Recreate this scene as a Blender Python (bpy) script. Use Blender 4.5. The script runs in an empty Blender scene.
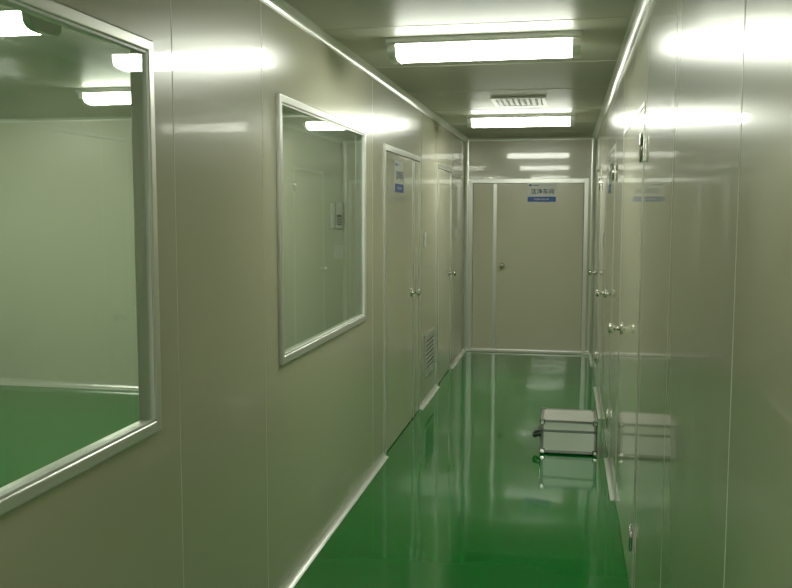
import bpy, bmesh, math
from mathutils import Matrix, Vector

scene=bpy.context.scene
W=1.4865; L=10.31; H=2.5; T=0.04
YB=-4.0          # corridor back end
IX=-5.5; IY0=-1.0; IY1=7.4   # neighbouring room

# ------------------------------------------------------------ materials
def mat(name,col,rough=0.4,metal=0.0,ior=1.5,emit=None,es=0,bump=0,bscale=1.0,var=0,rvar=0,coat=0,bdist=0.01,spec=.5,crough=.04):
    m=bpy.data.materials.new(name);m.use_nodes=True
    nt=m.node_tree;n=nt.nodes;b=n['Principled BSDF']
    b.inputs['Base Color'].default_value=(*col,1);b.inputs['Roughness'].default_value=rough
    b.inputs['Metallic'].default_value=metal;b.inputs['IOR'].default_value=ior
    b.inputs['Specular IOR Level'].default_value=spec
    b.inputs['Coat Weight'].default_value=coat;b.inputs['Coat Roughness'].default_value=crough
    if emit:
        b.inputs['Emission Color'].default_value=(*emit,1);b.inputs['Emission Strength'].default_value=es
    tc=n.new('ShaderNodeTexCoord')
    if var:
        t=n.new('ShaderNodeTexNoise');t.inputs['Scale'].default_value=0.6;t.inputs['Detail'].default_value=1
        nt.links.new(tc.outputs['Object'],t.inputs['Vector'])
        r=n.new('ShaderNodeValToRGB')
        r.color_ramp.elements[0].position=0.2;r.color_ramp.elements[1].position=0.8
        r.color_ramp.elements[0].color=(*[c*(1-var) for c in col],1)
        r.color_ramp.elements[1].color=(*[min(1,c*(1+var)) for c in col],1)
        nt.links.new(t.outputs['Fac'],r.inputs['Fac']);nt.links.new(r.outputs['Color'],b.inputs['Base Color'])
    if bump:
        t=n.new('ShaderNodeTexNoise');t.inputs['Scale'].default_value=bscale;t.inputs['Detail'].default_value=0
        nt.links.new(tc.outputs['Object'],t.inputs['Vector'])
        bp=n.new('ShaderNodeBump');bp.inputs['Strength'].default_value=bump;bp.inputs['Distance'].default_value=bdist
        nt.links.new(t.outputs['Fac'],bp.inputs['Height']);nt.links.new(bp.outputs['Normal'],b.inputs['Normal'])
        nt.links.new(bp.outputs['Normal'],b.inputs['Coat Normal'])
    return m
PANEL=mat('painted_steel_panel',(0.53,0.52,0.385),0.26,bump=0.05,bscale=1.6,var=0.015,coat=.65,crough=.04)
LEAF=mat('door_panel',(0.63,0.615,0.47),0.24,bump=0.04,bscale=1.6,var=0.015,coat=.65,crough=.03)
CEIL=mat('ceiling_panel',(0.47,0.48,0.40),0.42,bump=0.08,bscale=1.5,var=0.015,spec=.15)
SEAM=mat('seam_sealant',(0.68,0.66,0.54),0.5)
GAP=mat('shadow_gap',(0.05,0.05,0.04),0.8)
ALU=mat('aluminium_profile',(0.72,0.73,0.68),0.32,metal=0.6)
COVE=mat('aluminium_cove',(0.76,0.78,0.72),0.28,metal=0.5)
CHROME=mat('satin_steel',(0.7,0.7,0.66),0.15,metal=1.0)
FLOOR=mat('green_epoxy',(0.001,0.175,0.020),0.08,bump=0.16,bscale=3,var=0.05,coat=0.15,crough=.03)
WHITE=mat('white_plastic',(0.75,0.76,0.72),0.35)
BLUE=mat('blue_print',(0.02,0.10,0.42),0.4)
INK=mat('dark_print',(0.03,0.06,0.18),0.5)
BLACK=mat('black_plastic',(0.02,0.02,0.02),0.35)
HOUS=mat('lamp_housing',(0.7,0.71,0.66),0.3,metal=0.2)
TUBE=mat('lamp_diffuser',(0.9,0.9,0.9),0.4,emit=(0.97,1.0,0.88),es=26)
INNER=mat('inner_room_panel',(0.60,0.62,0.49),0.35,var=0.02)
CASEP=mat('case_aluminium_sheet',(0.76,0.77,0.73),0.30,metal=0.5,bump=0.3,bscale=60,bdist=0.002)
CASEE=mat('case_edge_profile',(0.34,0.35,0.33),0.28,metal=0.85)
GRILLE=mat('grille_metal',(0.65,0.66,0.6),0.4,metal=0.3)
def glassmat():
    m=bpy.data.materials.new('window_glass');m.use_nodes=True
    nt=m.node_tree;n=nt.nodes
    for x in list(n):n.remove(x)
    o=n.new('ShaderNodeOutputMaterial');mx=n.new('ShaderNodeMixShader')
    tr=n.new('ShaderNodeBsdfTransparent');tr.inputs['Color'].default_value=(0.95,0.98,0.93,1)
    g=n.new('ShaderNodeBsdfGlossy');g.inputs['Roughness'].default_value=0.02
    # Schlick fresnel, valid from both sides of the pane
    lw=n.new('ShaderNodeLayerWeight');lw.inputs['Blend'].default_value=.5
    p=n.new('ShaderNodeMath');p.operation='POWER';p.inputs[1].default_value=5
    q=n.new('ShaderNodeMath');q.operation='MULTIPLY_ADD';q.inputs[1].default_value=.95;q.inputs[2].default_value=.045
    nt.links.new(lw.outputs['Facing'],p.inputs[0]);nt.links.new(p.outputs[0],q.inputs[0])
    nt.links.new(q.outputs[0],mx.inputs[0]);nt.links.new(tr.outputs[0],mx.inputs[1]);nt.links.new(g.outputs[0],mx.inputs[2])
    nt.links.new(mx.outputs[0],o.inputs[0]);return m
GLASS=glassmat()

# ------------------------------------------------------------ mesh builder
class B:
    def __init__(s,name,M=None):
        s.name=name;s.bm=bmesh.new();s.mats=[];s.M=M or Matrix.Identity(4)
    def mi(s,m):
        if m not in s.mats:s.mats.append(m)
        return s.mats.index(m)
    def poly_prism(s,pts3a,pts3b,m,smooth=False):
        va=[s.bm.verts.new(s.M@Vector(p)) for p in pts3a];vb=[s.bm.verts.new(s.M@Vector(p)) for p in pts3b]
        i=s.mi(m);n=len(va);fs=[s.bm.faces.new(va),s.bm.faces.new(vb[::-1])]
        for k in range(n):
            f=s.bm.faces.new([va[k],vb[k],vb[(k+1)%n],va[(k+1)%n]]);f.smooth=smooth;fs.append(f)
        for f in fs:f.material_index=i
        return fs
    def box(s,a,b,m,bev=0):
        x0,y0,z0=[min(a[i],b[i]) for i in range(3)];x1,y1,z1=[max(a[i],b[i]) for i in range(3)]
        fs=s.poly_prism([(x0,y0,z0),(x1,y0,z0),(x1,y1,z0),(x0,y1,z0)],[(x0,y0,z1),(x1,y0,z1),(x1,y1,z1),(x0,y1,z1)],m)
        if bev:
            es=list({e for f in fs for e in f.edges})
            bmesh.ops.bevel(s.bm,geom=es,offset=bev,segments=3,affect='EDGES',profile=0.5)
    def cyl(s,p0,p1,r0,m,r1=None,seg=20):
        r1=r0 if r1 is None else r1
        p0=Vector(p0);p1=Vector(p1);d=(p1-p0).normalized()
        a=d.orthogonal().normalized();b=d.cross(a)
        A=[p0+(a*math.cos(t)+b*math.sin(t))*r0 for t in [2*math.pi*k/seg for k in range(seg)]]
        C=[p1+(a*math.cos(t)+b*math.sin(t))*r1 for t in [2*math.pi*k/seg for k in range(seg)]]
        s.poly_prism(A,C,m,True)
    def lathe(s,p0,d,prof,m,seg=24):
        p0=Vector(p0);d=Vector(d).normalized();a=d.orthogonal().normalized();b=d.cross(a);rings=[]
        for (h,r) in prof:
            rings.append([s.bm.verts.new(s.M@(p0+d*h+(a*math.cos(t)+b*math.sin(t))*max(r,1e-4))) for t in [2*math.pi*k/seg for k in range(seg)]])
        i=s.mi(m)
        for q in range(len(rings)-1):
            for k in range(seg):
                f=s.bm.faces.new([rings[q][k],rings[q+1][k],rings[q+1][(k+1)%seg],rings[q][(k+1)%seg]]);f.material_index=i;f.smooth=True
        for rr in (rings[0],rings[-1]):
            f=s.bm.faces.new(rr);f.material_index=i
    def tube(s,pts,r,m,seg=12):
        for a,b in zip(pts[:-1],pts[1:]): s.cyl(a,b,r,m,seg=seg)
    def text(s,txt,u,v,w,size,m):
        c=bpy.data.curves.new('t','FONT');c.body=txt;c.size=size;c.align_x='CENTER';c.align_y='CENTER';c.offset=size*.012
        o=bpy.data.objects.new('t',c);scene.collection.objects.link(o)
        bpy.context.view_layer.update()
        me=bpy.data.meshes.new_from_object(o.evaluated_get(bpy.context.evaluated_depsgraph_get()))
        i=s.mi(m);vs=[s.bm.verts.new(s.M@Vector((u+q.co.x,v+q.co.y,w))) for q in me.vertices]
        for p in me.polygons:
            try:
                f=s.bm.faces.new([vs[k] for k in p.vertices]);f.material_index=i
            except ValueError: pass
        bpy.data.objects.remove(o);bpy.data.curves.remove(c);bpy.data.meshes.remove(me)
    def done(s):
        bmesh.ops.recalc_face_normals(s.bm,faces=s.bm.faces[:])
        me=bpy.data.meshes.new(s.name);s.bm.to_mesh(me);s.bm.free()
        for m in s.mats:me.materials.append(m)
        c=sum((Vector(v.co) for v in me.vertices),Vector())/max(1,len(me.vertices))
        me.transform(Matrix.Translation(-c))
        o=bpy.data.objects.new(s.name,me);o.location=c;scene.collection.objects.link(o);return o
# local frames: (u along wall, v up, w out of the wall)
def ML(y0=0,z0=0,x0=0): return Matrix(((0,0,1,x0),(1,0,0,y0),(0,1,0,z0),(0,0,0,1)))
def MR(y0=0,z0=0): return Matrix(((0,0,-1,W),(1,0,0,y0),(0,1,0,z0),(0,0,0,1)))
def ME(x0=0,z0=0,y=L): return Matrix(((1,0,0,x0),(0,0,-1,y),(0,1,0,z0),(0,0,0,1)))

def wall(name,M,u0,u1,holes,seams,m):
    b=B(name,M)
    us=sorted({u0,u1,*[h[0] for h in holes],*[h[1] for h in holes]})
    for a,c in zip(us[:-1],us[1:]):
        mid=(a+c)/2
        hs=sorted([(h[2],h[3]) for h in holes if h[0]<mid<h[1]])
        z=0
        for (p,q) in hs:
            if p>z: b.box((a,z,-T),(c,p,0),m)
            z=q
        if z<H: b.box((a,z,-T),(c,H,0),m)
    for s_ in seams:
        z=0
        hs=sorted([(h[2]-.06,h[3]+.06) for h in holes if h[0]-.02<s_<h[1]+.02])
        for (p,q) in hs:
            if p>z: b.box((s_-.0018,z,0),(s_+.0018,p,.0006),SEAM)
            z=q
        b.box((s_-.0018,z,0),(s_+.0018,H,.0006),SEAM)
    return b.done()

DT=2.09
winz=(0.995,2.131)
wins=[(0.84,2.38),(3.50,5.086)]
doorsL=[(5.66,7.08),(8.08,9.05)]
doorsR=[(3.69,5.02),(5.9,7.05),(8.35,9.45)]
endD=(0.0+0.045,1.42)
FR=0.022
wall('wall_left',ML(),YB,L,[(a+FR,b-FR,winz[0]+FR,winz[1]-FR) for a,b in wins]+[(a,b,-.01,DT) for a,b in doorsL],[-2.6,-1.6,-.5,.6,2.53,3.33,5.32,7.16,7.98,9.2],PANEL)
wall('wall_right',MR(),YB,L,[(a,b,-.01,DT) for a,b in doorsR],[-3.4,-2.4,-1.35,-.35,.65,1.66,2.68,3.6,5.1,5.8,7.15,8.25,9.55],PANEL)
wall('wall_end',ME(),-T,W+T,[(endD[0],endD[1],-.01,2.03)],[],PANEL)
wall('wall_back',ME(y=YB-T),-T,W+T,[],[.5,1.0],PANEL)
wall('wall_inner_far',ME(y=IY1),IX-T,-T-.001,[],[-4.2,-3.0,-1.8],INNER)
wall('wall_inner_back',ME(y=IY0),IX-T,-T-.001,[],[],INNER)
wall('wall_inner_side',ML(x0=IX),IY0-T,IY1+T,[],[1,2,3,4,5,6],INNER)
b=B('wall_inner_lining',ML(x0=-T-.004))
us=[IY0,wins[0][0]+FR,wins[0][1]-FR,wins[1][0]+FR,wins[1][1]-FR,IY1]
for a,c,h in [(us[0],us[1],0),(us[1],us[2],1),(us[2],us[3],0),(us[3],us[4],1),(us[4],us[5],0)]:
    if h:
        b.box((a,0,0),(c,winz[0]+FR,.0035),INNER);b.box((a,winz[1]-FR,0),(c,H,.0035),INNER)
    else: b.box((a,0,0),(c,H,.0035),INNER)
b.done()

b=B('floor');b.box((IX-.2,YB-.2,-.1),(W+.2,L+.2,0),FLOOR);b.done()
b=B('ceiling');b.box((IX-.2,YB-.2,H),(W+.2,L+.2,H+.1),CEIL)
for y in [-3,-1.9,-.8,.3,1.4,2.5,4.08,5.2,6.3,7.45,8.6,9.6]:
    b.box((0.02,y-.004,H-.0015),(W-.02,y+.004,H),SEAM)
b.done()

# ------------------------------------------------------------ coves
def cove_pts(r=.05,n=6):
    pts=[(0,0),(r,0)]
    for k in range(1,n):
        t=math.pi/2*k/n
        pts.append((r-r*math.sin(t),r-r*math.cos(t)))
    pts.append((0,r));return pts
def cove(name,segs,r=.05):
    b=B(name)
    for (o,A,Bv,along) in segs:
        o=Vector(o);A=Vector(A);Bv=Vector(Bv);al=Vector(along)
        P=[o+A*p[0]+Bv*p[1] for p in cove_pts(r)]
        b.poly_prism(P,[p+al for p in P],COVE)
    return b.done()
def spans(a,b,holes):
    out=[];z=a
    for h in sorted(holes):
        if h[0]>z: out.append((z,h[0]))
        z=h[1]
    if z<b: out.append((z,b))
    return out
e=.0008
cove('baseboard_left',[((e,p,e),(1,0,0),(0,0,1),(0,q-p,0)) for p,q in spans(YB,L,doorsL)],.036)
cove('baseboard_right',[((W-e,p,e),(-1,0,0),(0,0,1),(0,q-p,0)) for p,q in spans(YB,L,doorsR)],.028)
cove('baseboard_end',[((0,L-e,e),(0,-1,0),(0,0,1),(W,0,0))],.04)
cove('baseboard_inner_far',[((IX,IY1-e,e),(0,-1,0),(0,0,1),(-IX-T-.02,0,0))],.06)
cove('baseboard_inner_side',[((IX+e,IY0,e),(1,0,0),(0,0,1),(0,IY1-IY0,0))],.06)
cove('trim_1',[((e,YB,H-e),(1,0,0),(0,0,-1),(0,L-YB,0))],.04)
cove('trim_2',[((W-e,YB,H-e),(-1,0,0),(0,0,-1),(0,L-YB,0))],.04)
cove('trim_3',[((0,L-e,H-e),(0,-1,0),(0,0,-1),(W,0,0))],.03)
cove('trim_4',[((e,L-e,0),(1,0,0),(0,-1,0),(0,0,H))],.04)
cove('trim_5',[((W-e,L-e,0),(-1,0,0),(0,-1,0),(0,0,H))],.04)
cove('trim_6',[((IX,IY1-e,H-e),(0,-1,0),(0,0,-1),(-IX-T-.02,0,0))],.03)

# ------------------------------------------------------------ windows
def window(name,a,c):
    z0,z1=winz;b=B(name,ML())
    f=FR+.014
    w1=.016;w0=-T-.004
    def fr(u0,v0,u1,v1):
        b.box((u0,v0,w0),(u1,v1,w1),ALU,bev=.006)
    fr(a,z0,a+f,z1);fr(c-f,z0,c,z1);fr(a+f-.008,z0,c-f+.008,z0+f);fr(a+f-.008,z1-f,c-f+.008,z1)
    g=.007
    for (p,q,r_,s_) in [(a+f,z0+f,a+f+g,z1-f),(c-f-g,z0+f,c-f,z1-f),(a+f,z0+f,c-f,z0+f+g),(a+f,z1-f-g,c-f,z1-f)]:
        b.box((p,q,-.004),(r_,s_,.012),WHITE)
    b.box((a+f,z0+f,.000),(c-f,z1-f,.006),GLASS)
    return b.done()
for k,(a,c) in enumerate(wins): window('window_%d'%(k+1),a,c)

# ------------------------------------------------------------ doors
def knob(b,u,v,w):
    b.lathe((u,v,w),(0,0,1),[(0,.033),(.004,.033),(.010,.026),(.011,.012),(.035,.011),(.038,.018),(.046,.026),(.058,.028),(.068,.023),(.073,.012),(.074,0)],CHROME)
def hinge(b,u,v,w):
    b.cyl((u,v-.055,w+.008),(u,v+.055,w+.008),.008,CHROME,seg=12)
    b.box((u-.026,v-.05,w),(u+.026,v+.05,w+.003),CHROME)
    b.cyl((u,v+.055,w+.008),(u,v+.062,w+.008),.005,CHROME,seg=12)
def door(name,M,wd,ht,leaves,knob_u=None,hinge_u=None,fw=.04,thin=False,frame=ALU):
    b=B(name,M);e2=.001
    fo=.010 if not thin else .003
    b.box((e2,0,-T),(fw,ht-e2,fo),frame,bev=.002);b.box((wd-fw,0,-T),(wd-e2,ht-e2,fo),frame,bev=.002)
    b.box((fw,ht-fw,-T),(wd-fw,ht-e2,fo),frame,bev=.002)
    b.box((fw,0.002,-T),(wd-fw,ht-fw,-T+.01),GAP)
    for (l0,l1) in leaves:
        b.box((l0+.004,.008,-T+.012),(l1-.004,ht-fw-.004,.002),LEAF,bev=.0015)
    if len(leaves)>1:
        m=leaves[0][1];b.box((m-.022,.008,-.003),(m+.022,ht-fw-.004,.009),ALU,bev=.002)
    b.box((fw,.001,-.03),(wd-fw,.007,-.002),BLACK)
    if knob_u is not None: knob(b,knob_u,1.02,.002)
    if hinge_u is not None:
        for v in (.27,1.9): hinge(b,hinge_u,v,fo)
    return b.done()
wE=endD[1]-endD[0]
door('door_1',ME(endD[0]),wE,2.03,[(.05,.31),(.31,wE-.05)],knob_u=.40,fw=.05)
a,c=doorsL[0];door('door_2',ML(a),c-a,DT,[(.04,1.12),(1.12,c-a-.04)],knob_u=1.02)
a,c=doorsL[1];door('door_3',ML(a),c-a,DT,[(.04,c-a-.04)],knob_u=c-a-.14)
a,c=doorsR[0];door('door_4',MR(a),c-a,DT,[(.02,c-a-.02)],knob_u=c-a-.2,hinge_u=.02,fw=.02,thin=True)
a,c=doorsR[1];door('door_5',MR(a),c-a,DT,[(.03,c-a-.03)],knob_u=c-a-.14,hinge_u=.03,fw=.03,thin=True)
a,c=doorsR[2];door('door_6',MR(a),c-a,DT,[(.03,c-a-.03)],knob_u=c-a-.14,hinge_u=.03,fw=.03,thin=True)

# ------------------------------------------------------------ signs, switches, vents
def sign(name,M,txt='洁净车间'):
    b=B(name,M)
    b.box((0,0,0),(.33,.225,.004),WHITE,bev=.001)
    b.box((.003,.003,.004),(.327,.062,.005),BLUE)
    b.text(txt,.175,.118,.0052,.068,INK)
    b.text('CLEAN ROOM',.165,.032,.0056,.026,WHITE)
    b.box((.02,.185,.004),(.05,.205,.005),BLUE);b.box((.06,.190,.004),(.13,.198,.005),BLUE)
    return b.done()
sign('information_sign',ME(.725,1.76,L-.003))
sign('information_sign',ML(6.0,1.78,.003))
sign('information_sign',MR(6.3,1.78)@Matrix.Translation((0,0,.003)))
def switch(name,M):
    b=B(name,M);b.box((0,0,0),(.086,.12,.008),WHITE,bev=.002);b.box((.025,.035,.008),(.061,.085,.012),WHITE,bev=.0015)
    return b.done()
switch('light_switch',ML(7.3,1.35)@Matrix.Translation((0,0,.001)))
switch('light_switch',ML(9.45,1.35)@Matrix.Translation((0,0,.001)))
switch('light_switch',MR(7.45,1.35)@Matrix.Translation((0,0,.001)))
def vent(name,M,w,h,n):
    b=B(name,M);f=.03
    b.box((0,0,0),(f,h,.012),ALU,bev=.002);b.box((w-f,0,0),(w,h,.012),ALU,bev=.002)
    b.box((f,0,0),(w-f,f,.012),ALU,bev=.002);b.box((f,h-f,0),(w-f,h,.012),ALU,bev=.002)
    b.box((f,f,.0),(w-f,h-f,.002),GAP)
    for k in range(n):
        z=f+(h-2*f)*(k+.5)/n;dz=(h-2*f)/n*.25
        b.box((f,z-dz,.003),(w-f,z+dz,.009),GRILLE)
    return b.done()
vent('wall_vent_grille',ML(7.34,.22)@Matrix.Translation((0,0,.0015)),.55,.37,8)
b=B('ceiling_vent_grille')
x0,x1,y0,y1=.60,1.01,6.70,7.2;z=H-.0005
f=.03
b.box((x0,y0,z-.008),(x1,y0+f,z),WHITE,bev=.003);b.box((x0,y1-f,z-.008),(x1,y1,z),WHITE,bev=.003)
b.box((x0,y0+f,z-.008),(x0+f,y1-f,z),WHITE,bev=.003);b.box((x1-f,y0+f,z-.008),(x1,y1-f,z),WHITE,bev=.003)
b.box((x0+f,y0+f,z-.002),(x1-f,y1-f,z),GRILLE)
n=8
for k in range(n):
    x=x0+f+(x1-x0-2*f)*(k+.5)/n;b.box((x-.011,y0+f,z-.006),(x+.011,y1-f,z-.002),WHITE)
for k in range(1,5):
    y=y0+f+(y1-y0-2*f)*k/5;b.box((x0+f,y-.008,z-.007),(x1-f,y+.008,z-.002),WHITE)
b.done()

# ------------------------------------------------------------ lamps
def lamp(xa,xb,yc):
    b=B('fluorescent_ceiling_lamp')
    z=H-.0005;hw=.135
    prof=[(yc-hw,z),(yc-hw,z-.020),(yc-hw+.008,z-.03),(yc+hw-.008,z-.03),(yc+hw,z-.020),(yc+hw,z)]
    b.poly_prism([(xa,y,zz) for y,zz in prof],[(xb,y,zz) for y,zz in prof],HOUS)
    def arc(r,h,n=10):
        out=[]
        for k in range(n+1):
            c=math.cos(math.pi*k/n);s_=math.sin(math.pi*k/n)
            out.append((yc-r*math.copysign(abs(c)**.6,c),z-.03-h*s_**.6))
        return out
    for (p,q) in ((xa+.005,xa+.045),(xb-.045,xb-.005)):
        A=arc(.117,.070);b.poly_prism([(p,y,zz) for y,zz in A],[(q,y,zz) for y,zz in A],HOUS)
    A=arc(.110,.064)
    b.poly_prism([(xa+.0455,y,zz) for y,zz in A],[(xb-.0455,y,zz) for y,zz in A],TUBE,True)
    return b.done()
for yc in (4.46,7.97,-.2,-2.9): lamp(.29,1.24,yc)
for xa,yc in ((-1.95,3.46),(-2.2,5.8),(-4.5,5.8),(-4.3,2.0)): lamp(xa,xa+.95,yc)

# ------------------------------------------------------------ intercom on the inner room's wall
b=B('wall_telephone',ME(-.83,1.50,IY1-.001))
b.box((0,0,0),(.11,.23,.03),WHITE,bev=.006)
b.box((.012,.005,.03),(.047,.225,.05),WHITE,bev=.008)
b.box((.06,.03,.03),(.10,.12,.034),BLACK)
for i in range(3):
    for j in range(3): b.box((.064+.012*i,.04+.022*j,.034),(.072+.012*i,.054+.022*j,.037),WHITE)
b.done()
switch('light_switch',ME(-.81,1.24,IY1-.001))

# ------------------------------------------------------------ aluminium case
cx0,cx1,cy0,cy1,ch=1.035,1.41,5.93,6.30,.235
b=B('aluminium_tool_case')
fz=.012;sp=ch*.70
for x in (cx0+.04,cx1-.04):
    for y in (cy0+.04,cy1-.04): b.cyl((x,y,0),(x,y,fz),.014,BLACK)
b.box((cx0+.004,cy0+.004,fz),(cx1-.004,cy1-.004,sp-.002),CASEP)
b.box((cx0+.004,cy0+.004,sp+.002),(cx1-.004,cy1-.004,ch-.003),CASEP)
r=.020;t=.003
def edge_frame(z0,z1):
    for x,sx in ((cx0,1),(cx1,-1)):
        for y,sy in ((cy0,1),(cy1,-1)):
            b.box((x,y,z0),(x+sx*r,y+sy*t*2,z1),CASEE);b.box((x,y,z0),(x+sx*t*2,y+sy*r,z1),CASEE)
edge_frame(fz,sp-.001);edge_frame(sp+.001,ch)
def ring(z0,z1):
    b.box((cx0,cy0,z0),(cx1,cy0+.007,z1),CASEE);b.box((cx0,cy1-.007,z0),(cx1,cy1,z1),CASEE)
    b.box((cx0,cy0,z0),(cx0+.007,cy1,z1),CASEE);b.box((cx1-.007,cy0,z0),(cx1,cy1,z1),CASEE)
ring(fz,fz+.018);ring(sp-.009,sp-.0015);ring(sp+.0015,sp+.008);ring(ch-.014,ch)
b.box((cx0,cy0,ch-.003),(cx1,cy0+.018,ch+.001),CASEE);b.box((cx0,cy1-.018,ch-.003),(cx1,cy1,ch+.001),CASEE)
b.box((cx0,cy0,ch-.003),(cx0+.018,cy1,ch+.001),CASEE);b.box((cx1-.018,cy0,ch-.003),(cx1,cy1,ch+.001),CASEE)
for x in (cx0+.012,cx1-.012):
    for y in (cy0+.012,cy1-.012):
        for zz in (fz+.012,ch-.012):
            b.box((x-.017,y-.017,zz-.017),(x+.017,y+.017,zz+.017),CHROME,bev=.006)
for k in range(1,9):
    x=cx0+.03+(cx1-cx0-.06)*k/9;b.box((x-.002,cy0+.025,ch-.003),(x+.002,cy1-.025,ch-.0015),CASEP)
for y in (cy0+.08,cy1-.08):
    b.box((cx0-.010,y-.022,sp-.04),(cx0,y+.022,sp+.025),CHROME,bev=.003)
    b.box((cx0-.016,y-.014,sp-.03),(cx0-.010,y+.014,sp+.005),BLACK,bev=.002)
ym=(cy0+cy1)/2
for y in (ym-.06,ym+.06): b.box((cx0-.012,y-.014,sp-.075),(cx0,y+.014,sp-.045),BLACK,bev=.003)
b.tube([(cx0-.008,ym-.06,sp-.06),(cx0-.045,ym-.055,sp-.075),(cx0-.05,ym,sp-.078),(cx0-.045,ym+.055,sp-.075),(cx0-.008,ym+.06,sp-.06)],.011,BLACK)
b.done()

# ------------------------------------------------------------ camera, world
psi,th,ro,F=.1928,.0932,.0009,874.88
f=Vector((-math.sin(psi)*math.cos(th),math.cos(psi)*math.cos(th),-math.sin(th)))
r0=Vector((math.cos(psi),math.sin(psi),0));u0=r0.cross(f)
r_=r0*math.cos(ro)+u0*math.sin(ro);u=-r0*math.sin(ro)+u0*math.cos(ro)
cd=bpy.data.cameras.new('camera');cd.sensor_width=36;cd.lens=F/792*36;cd.clip_start=.02
co=bpy.data.objects.new('camera',cd);scene.collection.objects.link(co)
M=Matrix((( r_.x,u.x,-f.x,1.1876),(r_.y,u.y,-f.y,0),(r_.z,u.z,-f.z,1.6423),(0,0,0,1)))
co.matrix_world=M;scene.camera=co
w=bpy.data.worlds.new('world');scene.world=w;w.use_nodes=True
w.node_tree.nodes['Background'].inputs[0].default_value=(.5,.55,.45,1);w.node_tree.nodes['Background'].inputs[1].default_value=.02
scene.view_settings.view_transform='Standard'
